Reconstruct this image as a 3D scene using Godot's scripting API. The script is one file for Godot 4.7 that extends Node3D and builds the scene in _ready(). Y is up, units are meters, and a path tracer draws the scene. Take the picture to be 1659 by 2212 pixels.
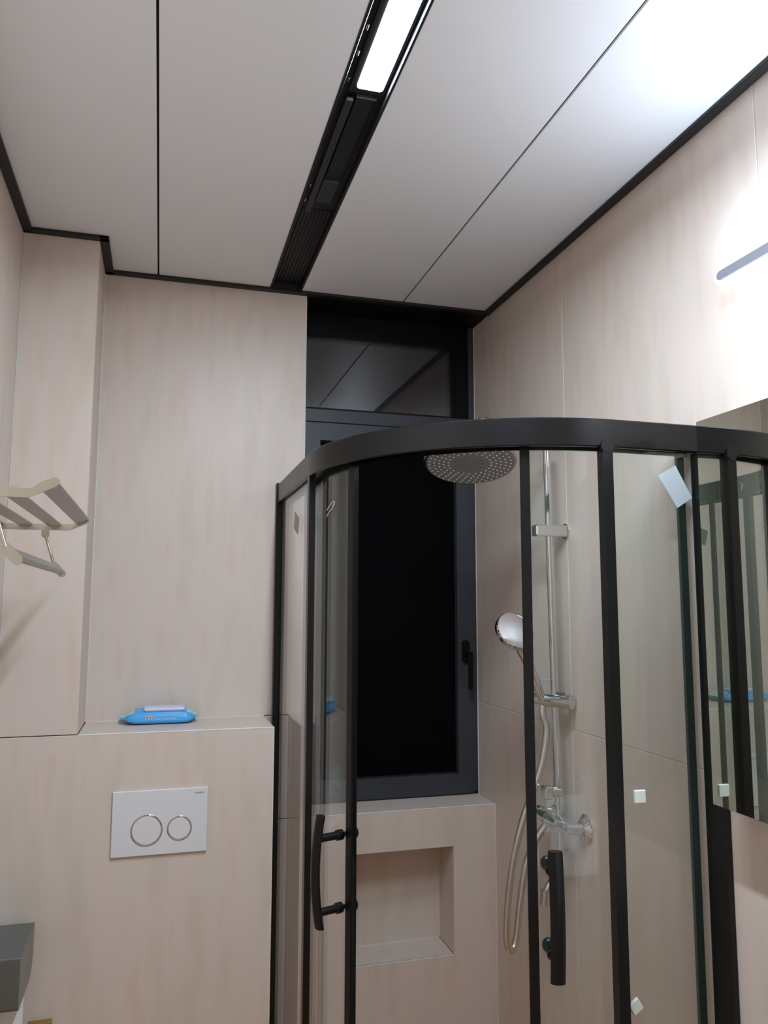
extends Node3D
# A tiled bathroom at night: a white ceiling with black joints and a linear lamp, a black framed quadrant shower, a mirror with its lamp.
# Metres, y up. The camera stands at x 0, z 0, 1.5 m above the floor; the back wall lies at z -2.503, the right wall at x 1.094.

const XL := -0.397      # left wall
const XR := 1.094       # right wall
const ZB := -2.503      # back wall
const ZC := -2.270      # front of the column and of the cistern wall
const ZW := -2.645      # window plane
const ZF := 0.55        # wall behind the camera
const XC := -0.197      # column side
const XE := 0.323       # end of the cistern wall
const XO := 0.440       # left side of the window opening
const YL := 1.157       # ledge
const YS := 0.845       # sill
const YC := 2.530       # underside of the ceiling panels
const CX := 0.9         # middle of the shower's arc
const CZ := -1.95

var M := {}
var used := {}


# ---------------------------------------------------------------- mesh building
class MB:
	var v := PackedVector3Array()
	var n := PackedVector3Array()

	func t3(a: Vector3, b: Vector3, c: Vector3, na: Vector3, nb: Vector3, nc: Vector3) -> void:
		v.append(a); v.append(c); v.append(b)
		n.append(na); n.append(nc); n.append(nb)

	func tri(a: Vector3, b: Vector3, c: Vector3) -> void:
		var k := (b - a).cross(c - a)
		if k.length_squared() < 1e-20:
			return
		k = k.normalized()
		t3(a, b, c, k, k, k)

	func quad(a: Vector3, b: Vector3, c: Vector3, d: Vector3) -> void:
		tri(a, b, c)
		tri(a, c, d)

	func squad(a: Vector3, b: Vector3, c: Vector3, d: Vector3, na: Vector3, nb: Vector3, nc: Vector3, nd: Vector3) -> void:
		t3(a, b, c, na, nb, nc)
		t3(a, c, d, na, nc, nd)

	func face(pts: Array, out: Vector3) -> void:   # a flat convex face, turned to point towards out
		var k: Vector3 = (pts[1] - pts[0]).cross(pts[2] - pts[0])
		var p := pts.duplicate()
		if k.dot(out) < 0.0:
			p.reverse()
		for i in range(1, p.size() - 1):
			tri(p[0], p[i], p[i + 1])

	func cbox(c: Vector3, size: Vector3, ch := 0.0, b := Basis()) -> MB:
		var h := size / 2.0
		ch = minf(ch, minf(h.x, minf(h.y, h.z)) * 0.98)
		if ch <= 0.0:
			for ax in 3:
				for s in [-1.0, 1.0]:
					var o := Vector3.ZERO; o[ax] = s
					var u := (ax + 1) % 3
					var w := (ax + 2) % 3
					var ps := []
					for q in [[-1, -1], [1, -1], [1, 1], [-1, 1]]:
						var p := Vector3.ZERO
						p[ax] = s * h[ax]; p[u] = q[0] * h[u]; p[w] = q[1] * h[w]
						ps.append(c + b * p)
					face(ps, b * o)
			return self
		for ax in 3:
			var u := (ax + 1) % 3
			var w := (ax + 2) % 3
			for s in [-1.0, 1.0]:
				var o := Vector3.ZERO; o[ax] = s
				var ps := []
				for q in [[-1, -1], [1, -1], [1, 1], [-1, 1]]:
					var p := Vector3.ZERO
					p[ax] = s * h[ax]; p[u] = q[0] * (h[u] - ch); p[w] = q[1] * (h[w] - ch)
					ps.append(c + b * p)
				face(ps, b * o)
				for s2 in [-1.0, 1.0]:   # chamfer between axes ax and u
					var a1 := Vector3.ZERO
					var a2 := Vector3.ZERO
					a1[ax] = s * h[ax]; a1[u] = s2 * (h[u] - ch)
					a2[ax] = s * (h[ax] - ch); a2[u] = s2 * h[u]
					var lo := Vector3.ZERO; lo[w] = -(h[w] - ch)
					var hi := -lo
					var oo := Vector3.ZERO; oo[ax] = s; oo[u] = s2
					face([c + b * (a1 + lo), c + b * (a2 + lo), c + b * (a2 + hi), c + b * (a1 + hi)], b * oo)
		for sx in [-1.0, 1.0]:
			for sy in [-1.0, 1.0]:
				for sz in [-1.0, 1.0]:
					var s := Vector3(sx, sy, sz)
					var ps := []
					for ax in 3:
						var p := s * (h - Vector3.ONE * ch)
						p[ax] = s[ax] * h[ax]
						ps.append(c + b * p)
					face(ps, b * s)
		return self

	func span(lo: Vector3, hi: Vector3, ch := 0.0) -> MB:
		return cbox((lo + hi) / 2.0, (hi - lo).abs(), ch)

	func lathe(o: Vector3, axis: Vector3, prof: Array, seg := 32, smooth := false) -> MB:   # prof: [radius, height]
		axis = axis.normalized()
		var u := axis.cross(Vector3.UP if absf(axis.y) < 0.9 else Vector3.RIGHT).normalized()
		var w := axis.cross(u).normalized()
		var k := prof.size()
		var en := []
		for i in k - 1:
			var d := Vector2(prof[i + 1][0] - prof[i][0], prof[i + 1][1] - prof[i][1])
			en.append(Vector2(d.y, -d.x).normalized())
		for i in k - 1:
			var n0: Vector2 = en[i]
			var n1: Vector2 = en[i]
			if smooth:
				if i > 0: n0 = (en[i] + en[i - 1]).normalized()
				if i < k - 2: n1 = (en[i] + en[i + 1]).normalized()
			for j in seg:
				var a := TAU * j / seg
				var b := TAU * (j + 1) / seg
				var da := u * cos(a) + w * sin(a)
				var db := u * cos(b) + w * sin(b)
				var p0: Vector3 = o + da * prof[i][0] + axis * prof[i][1]
				var p1: Vector3 = o + db * prof[i][0] + axis * prof[i][1]
				var p2: Vector3 = o + db * prof[i + 1][0] + axis * prof[i + 1][1]
				var p3: Vector3 = o + da * prof[i + 1][0] + axis * prof[i + 1][1]
				squad(p0, p1, p2, p3, da * n0.x + axis * n0.y, db * n0.x + axis * n0.y, db * n1.x + axis * n1.y, da * n1.x + axis * n1.y)
		return self

	func cyl(a: Vector3, b: Vector3, r: float, r2 := -1.0, seg := 28, ch := 0.0) -> MB:
		if r2 < 0.0: r2 = r
		var l := (b - a).length()
		if ch > 0.0:
			return lathe(a, b - a, [[0.0, 0.0], [r - ch, 0.0], [r, ch], [r2, l - ch], [r2 - ch, l], [0.0, l]], seg)
		return lathe(a, b - a, [[0.0, 0.0], [r, 0.0], [r2, l], [0.0, l]], seg)

	func tube(pts: Array, r: float, seg := 14, r2 := -1.0) -> MB:
		if r2 < 0.0: r2 = r
		var k := pts.size()
		var rings := []
		var last_u := Vector3.ZERO
		for i in k:
			var t: Vector3 = (pts[mini(i + 1, k - 1)] - pts[maxi(i - 1, 0)]).normalized()
			var u := last_u - t * last_u.dot(t)
			if u.length() < 0.01:
				u = t.cross(Vector3.UP if absf(t.y) < 0.9 else Vector3.RIGHT)
			u = u.normalized()
			last_u = u
			var w := t.cross(u)
			var rr := lerpf(r, r2, float(i) / (k - 1))
			var ring := []
			for j in seg:
				var d := u * cos(TAU * j / seg) + w * sin(TAU * j / seg)
				ring.append([pts[i] + d * rr, d])
			rings.append(ring)
		for i in k - 1:
			for j in seg:
				var q := (j + 1) % seg
				squad(rings[i][j][0], rings[i][q][0], rings[i + 1][q][0], rings[i + 1][j][0], rings[i][j][1], rings[i][q][1], rings[i + 1][q][1], rings[i + 1][j][1])
		for e in [0, k - 1]:
			var ps := []
			for j in seg: ps.append(rings[e][j][0])
			face(ps, (pts[0] - pts[1]) if e == 0 else (pts[k - 1] - pts[k - 2]))
		return self

	func extrude(poly: Array, o: Vector3, ux: Vector3, uy: Vector3, depth: Vector3, smooth := false) -> MB:
		var pk := PackedVector2Array()
		for p in poly: pk.append(p)
		if Geometry2D.is_polygon_clockwise(pk):
			pk.reverse()
		var idx := Geometry2D.triangulate_polygon(pk)
		var k := pk.size()
		for i in range(0, idx.size(), 3):
			var ps := []
			for j in 3:
				var p := pk[idx[i + j]]
				ps.append(o + ux * p.x + uy * p.y)
			face(ps, -depth)
			face([ps[0] + depth, ps[1] + depth, ps[2] + depth], depth)
		var sgn := 1.0 if ux.cross(uy).dot(depth) > 0.0 else -1.0
		for i in k:
			var a := pk[i]
			var b := pk[(i + 1) % k]
			var out := (ux * (b.y - a.y) - uy * (b.x - a.x)).normalized()
			var pa := o + ux * a.x + uy * a.y
			var pb := o + ux * b.x + uy * b.y
			if smooth:
				var z := pk[(i + k - 1) % k]
				var c := pk[(i + 2) % k]
				var oz := (ux * (a.y - z.y) - uy * (a.x - z.x)).normalized()
				var oc := (ux * (c.y - b.y) - uy * (c.x - b.x)).normalized()
				var na := (out + oz).normalized() if out.dot(oz) > 0.75 else out
				var nb := (out + oc).normalized() if out.dot(oc) > 0.75 else out
				if sgn > 0.0: squad(pa, pb, pb + depth, pa + depth, na, nb, nb, na)
				else: squad(pb, pa, pa + depth, pb + depth, nb, na, na, nb)
			else:
				face([pa, pb, pb + depth, pa + depth], out)
		return self

	func sweep(path: Array, side: Array, prof: Array) -> MB:   # prof: closed loop of Vector2(inwards, height)
		var k := prof.size()
		var area := 0.0
		for j in k:
			var a: Vector2 = prof[j]
			var b: Vector2 = prof[(j + 1) % k]
			area += a.x * b.y - b.x * a.y
		var turn := 1.0 if area > 0.0 else -1.0
		for i in path.size() - 1:
			for j in k:
				var a: Vector2 = prof[j]
				var b: Vector2 = prof[(j + 1) % k]
				var e := Vector2(b.y - a.y, a.x - b.x).normalized() * turn
				var n0: Vector3 = side[i] * e.x + Vector3.UP * e.y
				var n1: Vector3 = side[i + 1] * e.x + Vector3.UP * e.y
				var p0: Vector3 = path[i] + side[i] * a.x + Vector3.UP * a.y
				var p1: Vector3 = path[i] + side[i] * b.x + Vector3.UP * b.y
				var p2: Vector3 = path[i + 1] + side[i + 1] * b.x + Vector3.UP * b.y
				var p3: Vector3 = path[i + 1] + side[i + 1] * a.x + Vector3.UP * a.y
				if (p1 - p0).cross(p2 - p0).dot(n0) > 0.0: squad(p0, p1, p2, p3, n0, n0, n1, n1)
				else: squad(p1, p0, p3, p2, n0, n0, n1, n1)
		var pk := PackedVector2Array()
		for p in prof: pk.append(p)
		var idx := Geometry2D.triangulate_polygon(pk)
		for e in [0, path.size() - 1]:
			var dirn: Vector3 = (path[0] - path[1]) if e == 0 else (path[e] - path[e - 1])
			for i in range(0, idx.size(), 3):
				var ps := []
				for j in 3: ps.append(path[e] + side[e] * pk[idx[i + j]].x + Vector3.UP * pk[idx[i + j]].y)
				face(ps, dirn)
		return self

	func mesh() -> ArrayMesh:
		var a := []
		a.resize(Mesh.ARRAY_MAX)
		a[Mesh.ARRAY_VERTEX] = v
		a[Mesh.ARRAY_NORMAL] = n
		var m := ArrayMesh.new()
		m.add_surface_from_arrays(Mesh.PRIMITIVE_TRIANGLES, a)
		return m


func numbered(called: String) -> String:
	var k: int = used.get(called, -1) + 1
	used[called] = k
	return called if k == 0 else "%s_%03d" % [called, k]


func tag(o: Node, label: String, category := "", group := "", kind := "") -> Node:
	if label: o.set_meta("label", label)
	if category: o.set_meta("category", category)
	if group: o.set_meta("group", group)
	if kind: o.set_meta("kind", kind)
	return o


func thing(called: String, label: String, category: String, at := Vector3.ZERO, group := "") -> Node3D:
	var o := Node3D.new()
	o.name = numbered(called)
	add_child(o)
	o.position = at
	tag(o, label, category, group)
	return o


func part(called: String, mb: MB, mat: Material, parent: Node, label := "") -> MeshInstance3D:
	# the shapes are given in world coordinates; a part keeps them relative to its parents
	var o := MeshInstance3D.new()
	o.name = called
	var at := Vector3.ZERO
	var q := parent
	while q is Node3D and q != self:
		at += q.position
		q = q.get_parent()
	if at != Vector3.ZERO:
		for i in mb.v.size(): mb.v[i] -= at
	o.mesh = mb.mesh()
	o.material_override = null
	o.mesh.surface_set_material(0, mat)
	o.cast_shadow = GeometryInstance3D.SHADOW_CASTING_SETTING_ON
	parent.add_child(o, true)
	if label: o.set_meta("label", label)
	return o


func single(called: String, mb: MB, mat: Material, label: String, category: String, group := "") -> MeshInstance3D:
	var o := part(numbered(called), mb, mat, self)
	tag(o, label, category, group)
	return o


func structure(called: String, label: String, category: String) -> Node3D:
	var o := Node3D.new()
	o.name = called
	add_child(o)
	tag(o, label, category, "", "structure")
	return o


# ---------------------------------------------------------------- materials
func mat(called: String, c: Color, rough := 0.5, metal := 0.0, spec := 0.5) -> StandardMaterial3D:
	var m := StandardMaterial3D.new()
	m.resource_name = called
	m.albedo_color = c
	m.roughness = rough
	m.metallic = metal
	m.metallic_specular = spec
	M[called] = m
	return m


func noise_map(seed_: int, freq: float, octaves: int, stops: Array, size := 512, normal := false) -> NoiseTexture2D:
	var f := FastNoiseLite.new()
	f.seed = seed_
	f.noise_type = FastNoiseLite.TYPE_SIMPLEX_SMOOTH
	f.frequency = freq
	f.fractal_octaves = octaves
	var t := NoiseTexture2D.new()
	t.width = size
	t.height = size
	t.seamless = true
	t.noise = f
	if normal:
		t.as_normal_map = true
		t.bump_strength = 2.0
	else:
		var g := Gradient.new()
		var offs := PackedFloat32Array()
		var cols := PackedColorArray()
		for s in stops:
			offs.append(s[0]); cols.append(s[1])
		g.offsets = offs
		g.colors = cols
		t.color_ramp = g
	return t


func materials() -> void:
	var tile := mat("beige_tile", Color.WHITE, 0.46)
	tile.albedo_texture = noise_map(11, 0.012, 4, [[0.15, Color("d0beaf")], [0.38, Color("d4c3b5")], [0.52, Color("d5c5b9")], [0.66, Color("d7c4b7")], [0.95, Color("d3bcac")]])
	tile.uv1_triplanar = true
	tile.uv1_world_triplanar = true
	tile.uv1_scale = Vector3(1.6, 0.30, 1.6)
	tile.roughness_texture = noise_map(5, 0.03, 3, [[0.0, Color(0.86, 0.86, 0.86)], [1.0, Color.WHITE]], 256)
	mat("grout", Color("c3b8ad"), 0.8)
	mat("white_joint", Color("d9d6d2"), 0.5)
	var fl := mat("floor_tile", Color.WHITE, 0.35)
	fl.albedo_texture = noise_map(21, 0.02, 4, [[0.2, Color("c6925f")], [0.8, Color("d2a06e")]])
	fl.uv1_triplanar = true
	fl.uv1_world_triplanar = true
	mat("ceiling_white", Color("e6e6e8"), 0.45)
	mat("black_void", Color("08080a"), 0.8)
	mat("black_aluminium", Color("0a090a"), 0.30, 0.0, 0.45)
	mat("black_trim", Color("14120f"), 0.5)
	mat("window_aluminium", Color("34373d"), 0.42)
	mat("window_black", Color("070709"), 0.5, 0.0, 0.3)
	mat("rubber", Color("0a0a0a"), 0.7)
	mat("channel_black", Color("121215"), 0.5)
	mat("channel_grey", Color("2b2b30"), 0.45)
	mat("chrome", Color("d4d4d6"), 0.07, 1.0)
	mat("satin_chrome", Color("b8b8b8"), 0.22, 1.0)
	mat("hose_steel", Color("d6d2cc"), 0.28, 1.0)
	mat("nickel", Color("cbc1b0"), 0.36, 1.0)
	mat("brushed", Color("aaa49c"), 0.4, 1.0)
	mat("lamp_grey", Color("7e7d84"), 0.5)
	mat("mirror", Color("d3d8cf"), 0.01, 1.0)
	mat("mirror_edge", Color("5b6b62"), 0.2)
	mat("white_plastic", Color("dcd8d8"), 0.35)
	mat("ceramic", Color("eceaea"), 0.12)
	mat("head_grey", Color("86878a"), 0.45)
	mat("nozzle", Color("fafafa"), 0.5)
	mat("print_grey", Color("6b6668"), 0.6)
	mat("label_paper", Color("bfc6c8"), 0.45)
	mat("label_grey", Color("a9aaa5"), 0.6)
	mat("foam", Color("e9ebe2"), 0.8)
	mat("pack_blue", Color("4fa6e3"), 0.35)
	mat("pack_mint", Color("b9d3c4"), 0.4)
	mat("pack_lid", Color("d3d6ea"), 0.35)
	mat("pack_print", Color("d8eefc"), 0.5)
	mat("pack_orange", Color("e9c79b"), 0.5)
	mat("tag_blue", Color("35b6ee"), 0.4)
	mat("holder_grey", Color("6f7370"), 0.28, 0.6)
	mat("paper", Color("eceae6"), 0.9)
	var card := mat("cardboard", Color.WHITE, 0.85)
	card.albedo_texture = noise_map(31, 0.05, 3, [[0.2, Color("8c6a33")], [0.8, Color("a07c42")]], 128)
	card.uv1_triplanar = true
	mat("door_white", Color("cfc8be"), 0.5)
	var g := mat("shower_glass", Color(0.52, 0.66, 0.57, 0.04), 0.02)
	g.transparency = BaseMaterial3D.TRANSPARENCY_ALPHA
	var w := mat("window_glass", Color(0.30, 0.30, 0.36, 0.01), 0.02, 0.0, 0.43)
	w.transparency = BaseMaterial3D.TRANSPARENCY_ALPHA
	var s := mat("screen_mesh", Color(0.02, 0.02, 0.024, 0.93), 0.7, 0.0, 0.15)
	s.transparency = BaseMaterial3D.TRANSPARENCY_ALPHA
	var seal := mat("clear_seal", Color(0.72, 0.74, 0.7, 0.5), 0.3)
	seal.transparency = BaseMaterial3D.TRANSPARENCY_ALPHA
	var e := mat("lamp_diffuser", Color("f2f4ff"), 0.5)
	e.emission_enabled = true
	e.emission = Color("eef2ff")
	e.emission_energy_multiplier = 4.0
	var e2 := mat("wall_lamp_diffuser", Color("f6f8ff"), 0.5)
	e2.emission_enabled = true
	e2.emission = Color("f3f5ff")
	e2.emission_energy_multiplier = 4.0


# ---------------------------------------------------------------- setting
func slab(parent: Node, lo: Vector3, hi: Vector3, called := "tile", m := "beige_tile") -> void:
	part(called, MB.new().span(lo, hi, 0.0012), M[m], parent)


func build_setting() -> void:
	var g := 0.0010   # half a joint
	# floor
	var fl := structure("floor", "beige tiled bathroom floor", "floor")
	part("screed", MB.new().span(Vector3(XL - 0.2, -0.15, -2.9), Vector3(XR + 0.2, -0.010, ZF + 0.2)), M.grout, fl)
	var zs := [ZB, -1.9, -1.3, -0.7, -0.1, ZF]
	var xs := [XL, 0.0, 0.55, XR]
	for i in zs.size() - 1:
		for j in xs.size() - 1:
			slab(fl, Vector3(xs[j] + g, -0.010, zs[i] + g), Vector3(xs[j + 1] - g, 0.0, zs[i + 1] - g), "tile", "floor_tile")
	# right wall
	var wr := structure("wall_right", "beige large format tile wall behind the shower and the mirror", "wall")
	part("mortar", MB.new().span(Vector3(XR + 0.0011, -0.15, -2.9), Vector3(XR + 0.2, 2.75, ZF + 0.2)), M.grout, wr)
	var cols := [-2.75, -1.977, -1.196, -0.415, 0.366, ZF]
	var rows := [0.0, 1.162, 2.56]
	for i in cols.size() - 1:
		for j in 2:
			slab(wr, Vector3(XR, rows[j] + g, cols[i] + g), Vector3(XR + 0.0095, rows[j + 1] - g, cols[i + 1] - g))
	# left wall
	var wl := structure("wall_left", "beige large format tile wall behind the towel rack", "wall")
	part("mortar", MB.new().span(Vector3(XL - 0.2, -0.15, -2.9), Vector3(XL - 0.0011, 2.75, ZF + 0.2)), M.grout, wl)
	cols = [ZC, -1.47, -0.67, 0.13, ZF]
	for i in cols.size() - 1:
		for j in 2:
			slab(wl, Vector3(XL - 0.0095, rows[j] + g, cols[i] + g), Vector3(XL, rows[j + 1] - g, cols[i + 1] - g))
	# wall behind the camera, with its door
	var wf := structure("wall_front", "beige tile wall with the bathroom door", "wall")
	part("mortar", MB.new().span(Vector3(XL - 0.2, -0.15, ZF + 0.0095), Vector3(-0.30, 2.75, ZF + 0.2)).span(Vector3(0.50, -0.15, ZF + 0.0095), Vector3(XR + 0.2, 2.75, ZF + 0.2)).span(Vector3(-0.30, 2.05, ZF + 0.0095), Vector3(0.50, 2.75, ZF + 0.2)), M.grout, wf)
	slab(wf, Vector3(XL, 0.0, ZF), Vector3(-0.30, 2.56, ZF + 0.0095))
	slab(wf, Vector3(0.50, 0.0, ZF), Vector3(XR, 1.161, ZF + 0.0095))
	slab(wf, Vector3(0.50, 1.163, ZF), Vector3(XR, 2.56, ZF + 0.0095))
	slab(wf, Vector3(-0.30, 2.05, ZF), Vector3(0.50, 2.56, ZF + 0.0095))
	var dr := structure("door_1", "pale bathroom door behind the camera", "door")
	part("leaf", MB.new().span(Vector3(-0.30, 0.0, ZF + 0.03), Vector3(0.50, 2.05, ZF + 0.07), 0.002), M.door_white, dr)
	part("handle", MB.new().cyl(Vector3(0.42, 1.0, ZF + 0.03), Vector3(0.42, 1.0, ZF - 0.03), 0.01).cyl(Vector3(0.43, 1.0, ZF - 0.03), Vector3(0.31, 1.0, ZF - 0.03), 0.009), M.satin_chrome, dr)
	# column
	var wc := structure("wall_column", "narrow beige tiled column between left wall and back wall", "wall")
	part("mortar", MB.new().span(Vector3(XL, YL, -2.9), Vector3(XC - 0.0095, 2.75, ZC - 0.0095)), M.grout, wc)
	slab(wc, Vector3(XL + 0.0015, YL + g, ZC - 0.0095), Vector3(XC, 2.56, ZC))
	slab(wc, Vector3(XC - 0.0095, YL + g, ZB), Vector3(XC, 2.56, ZC - 0.010))
	part("corner_joint", MB.new().span(Vector3(XL, YL, ZC - 0.004), Vector3(XL + 0.0022, 2.524, ZC + 0.0012), 0.0005), M.white_joint, wc)
	part("corner_joint", MB.new().span(Vector3(XC - 0.001, YL, ZB), Vector3(XC + 0.0022, 2.524, ZB + 0.0022), 0.0005), M.white_joint, wc)
	# cistern wall with its ledge
	var wi := structure("wall_cistern", "half height beige tiled wall with a ledge above the flush plate", "wall")
	part("mortar", MB.new().span(Vector3(XL, -0.15, -2.9), Vector3(XE - 0.0095, YL - 0.0095, ZC - 0.0095)), M.grout, wi)
	slab(wi, Vector3(XL, 0.0, ZC - 0.0095), Vector3(XE, YL - 0.0012, ZC))
	slab(wi, Vector3(XC + 0.001, YL - 0.0095, ZB), Vector3(XE, YL, ZC - 0.0015))
	slab(wi, Vector3(XE - 0.0095, 0.0, ZB), Vector3(XE, YL - 0.010, ZC - 0.010))
	part("edge_joint", MB.new().tube([Vector3(XC, YL - 0.0016, ZC - 0.0016), Vector3(XE - 0.0005, YL - 0.0016, ZC - 0.0016)], 0.0022, 8), M.white_joint, wi)
	part("edge_joint", MB.new().tube([Vector3(XE - 0.0012, 0.0, ZC - 0.0012), Vector3(XE - 0.0012, YL - 0.001, ZC - 0.0012)], 0.0016, 8), M.white_joint, wi)
	part("edge_joint", MB.new().span(Vector3(XC, YL, ZB), Vector3(XE, YL + 0.002, ZB + 0.002)), M.white_joint, wi)
	# back wall: above the ledge, beside and below the window, with the niche
	var wb := structure("wall_back", "beige tiled back wall beside and below the window with a niche", "wall")
	var nx0 := 0.585
	var nx1 := 0.945
	var ny0 := 0.388
	var ny1 := 0.720
	part("mortar", MB.new().span(Vector3(XC, YL - 0.05, -2.9), Vector3(XO - 0.0095, 2.75, ZB - 0.0095)) \
		.span(Vector3(XE - 0.05, -0.15, -2.9), Vector3(nx0 - 0.0095, YS - 0.0095, ZB - 0.0095)).span(Vector3(nx1 + 0.0095, -0.15, -2.9), Vector3(XR + 0.1, YS - 0.0095, ZB - 0.0095)) \
		.span(Vector3(nx0 - 0.0095, -0.15, -2.9), Vector3(nx1 + 0.0095, ny0 - 0.0095, ZB - 0.0095)).span(Vector3(nx0 - 0.0095, ny1 + 0.0095, -2.9), Vector3(nx1 + 0.0095, YS - 0.0095, ZB - 0.0095)) \
		.span(Vector3(nx0 - 0.0095, ny0 - 0.0095, -2.9), Vector3(nx1 + 0.0095, ny1 + 0.0095, ZW - 0.0095)).span(Vector3(XE - 0.05, YS - 0.05, -2.9), Vector3(XO - 0.0095, YL, ZB - 0.0095)), M.grout, wb)
	slab(wb, Vector3(XC + 0.0005, YL + g, ZB - 0.0095), Vector3(XO, 2.56, ZB))
	slab(wb, Vector3(XE, YS + g, ZB - 0.0095), Vector3(XO, YL - g, ZB))
	slab(wb, Vector3(XO - 0.0095, YS, -2.75), Vector3(XO, 2.56, ZB - 0.010))
	part("edge_joint", MB.new().tube([Vector3(XO - 0.001, YS, ZB - 0.001), Vector3(XO - 0.001, 2.52, ZB - 0.001)], 0.0014, 8), M.white_joint, wb)
	slab(wb, Vector3(XE, 0.0, ZB - 0.0095), Vector3(nx0, YS - 0.001, ZB))
	slab(wb, Vector3(nx1, 0.0, ZB - 0.0095), Vector3(XR, YS - 0.001, ZB))
	slab(wb, Vector3(nx0 - 0.0012, 0.0, ZB - 0.0095), Vector3(nx1 + 0.0012, ny0, ZB))
	slab(wb, Vector3(nx0 - 0.0012, ny1, ZB - 0.0095), Vector3(nx1 + 0.0012, YS - 0.001, ZB))
	slab(wb, Vector3(XO, YS - 0.0095, -2.75), Vector3(XR, YS, ZB - 0.0012), "sill")
	part("edge_joint", MB.new().tube([Vector3(XO, YS - 0.0016, ZB - 0.0014), Vector3(XR, YS - 0.0016, ZB - 0.0014)], 0.0020, 8), M.white_joint, wb)
	slab(wb, Vector3(nx0, ny0, ZW - 0.0095), Vector3(nx1, ny1, ZW), "niche_back")
	slab(wb, Vector3(nx0 - 0.0095, ny0, ZW), Vector3(nx0, ny1, ZB - 0.0095), "niche_side")
	slab(wb, Vector3(nx1, ny0, ZW), Vector3(nx1 + 0.0095, ny1, ZB - 0.0095), "niche_side")
	slab(wb, Vector3(nx0, ny0 - 0.0095, ZW), Vector3(nx1, ny0, ZB - 0.0012), "niche_base")
	slab(wb, Vector3(nx0, ny1, ZW), Vector3(nx1, ny1 + 0.0095, ZB - 0.0095), "niche_top")
	part("edge_joint", MB.new().tube([Vector3(nx0, ny0 - 0.0014, ZB - 0.0012), Vector3(nx1, ny0 - 0.0014, ZB - 0.0012)], 0.0018, 8), M.white_joint, wb)
	part("edge_joint", MB.new().span(Vector3(nx0, ny0, ZW), Vector3(nx1, ny0 + 0.0015, ZW + 0.0015)).span(Vector3(nx1 - 0.0015, ny0, ZW), Vector3(nx1, ny1, ZW + 0.0015)), M.white_joint, wb)
	part("corner_joint", MB.new().span(Vector3(XR - 0.0018, 0.0, ZB), Vector3(XR, YS, ZB + 0.0018)).span(Vector3(XR - 0.0020, YS, ZW), Vector3(XR, 2.52, ZW + 0.003)), M.white_joint, wb)
	# ceiling
	var ce := structure("ceiling", "white ceiling of long matt panels with thin black joints", "ceiling")
	part("deck", MB.new().span(Vector3(XL - 0.2, YC + 0.05, -2.9), Vector3(XR + 0.2, 2.78, ZF + 0.2)), M.black_void, ce)
	part("joint_rail", MB.new().span(Vector3(-0.055, YC + 0.006, ZB), Vector3(-0.021, YC + 0.05, ZF)).span(Vector3(0.753, YC + 0.006, ZB), Vector3(0.787, YC + 0.05, ZF)), M.black_void, ce)
	var h := 0.0026
	var pts := [Vector2(XL, ZC), Vector2(XC, ZC), Vector2(XC, ZB), Vector2(-0.038 - h, ZB), Vector2(-0.038 - h, ZF), Vector2(XL, ZF)]
	part("ceiling_panel", MB.new().extrude(pts, Vector3(0, YC, 0), Vector3(1, 0, 0), Vector3(0, 0, 1), Vector3(0, 0.006, 0)), M.ceiling_white, ce)
	for r in [[-0.038 + h, 0.3130], [0.4185, 0.770 - h], [0.770 + h, XR]]:
		part("ceiling_panel", MB.new().span(Vector3(r[0], YC, ZB), Vector3(r[1], YC + 0.006, ZF), 0.0008), M.ceiling_white, ce)
	part("soffit", MB.new().span(Vector3(XO - 0.01, YC - 0.004, -2.75), Vector3(XR, YC + 0.05, ZB)), M.window_black, ce)
	# black perimeter trim, 25 mm wide, hung 8 mm below the panels
	var y0 := YC - 0.009
	var t := 0.025
	var runs := [[Vector3(XL, y0, ZC), Vector3(XL + t, YC, ZF)], [Vector3(XL, y0, ZC), Vector3(XC + t, YC, ZC + t)], [Vector3(XC, y0, ZB), Vector3(XC + t, YC, ZC + t)],
		[Vector3(XC, y0, ZB), Vector3(XR, YC, ZB + t)], [Vector3(XR - t, y0, ZB), Vector3(XR, YC, ZF)], [Vector3(XL, y0, ZF - t), Vector3(XR, YC, ZF)]]
	var where := ["along the left wall", "across the front of the column", "along the side of the column", "along the back wall above the window", "along the right wall", "along the door wall"]
	for i in runs.size():
		var o := part("trim_%d" % (i + 1), MB.new().span(runs[i][0], runs[i][1], 0.0015), M.black_trim, self)
		tag(o, "black ceiling edge trim " + where[i], "trim", "", "structure")


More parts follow.
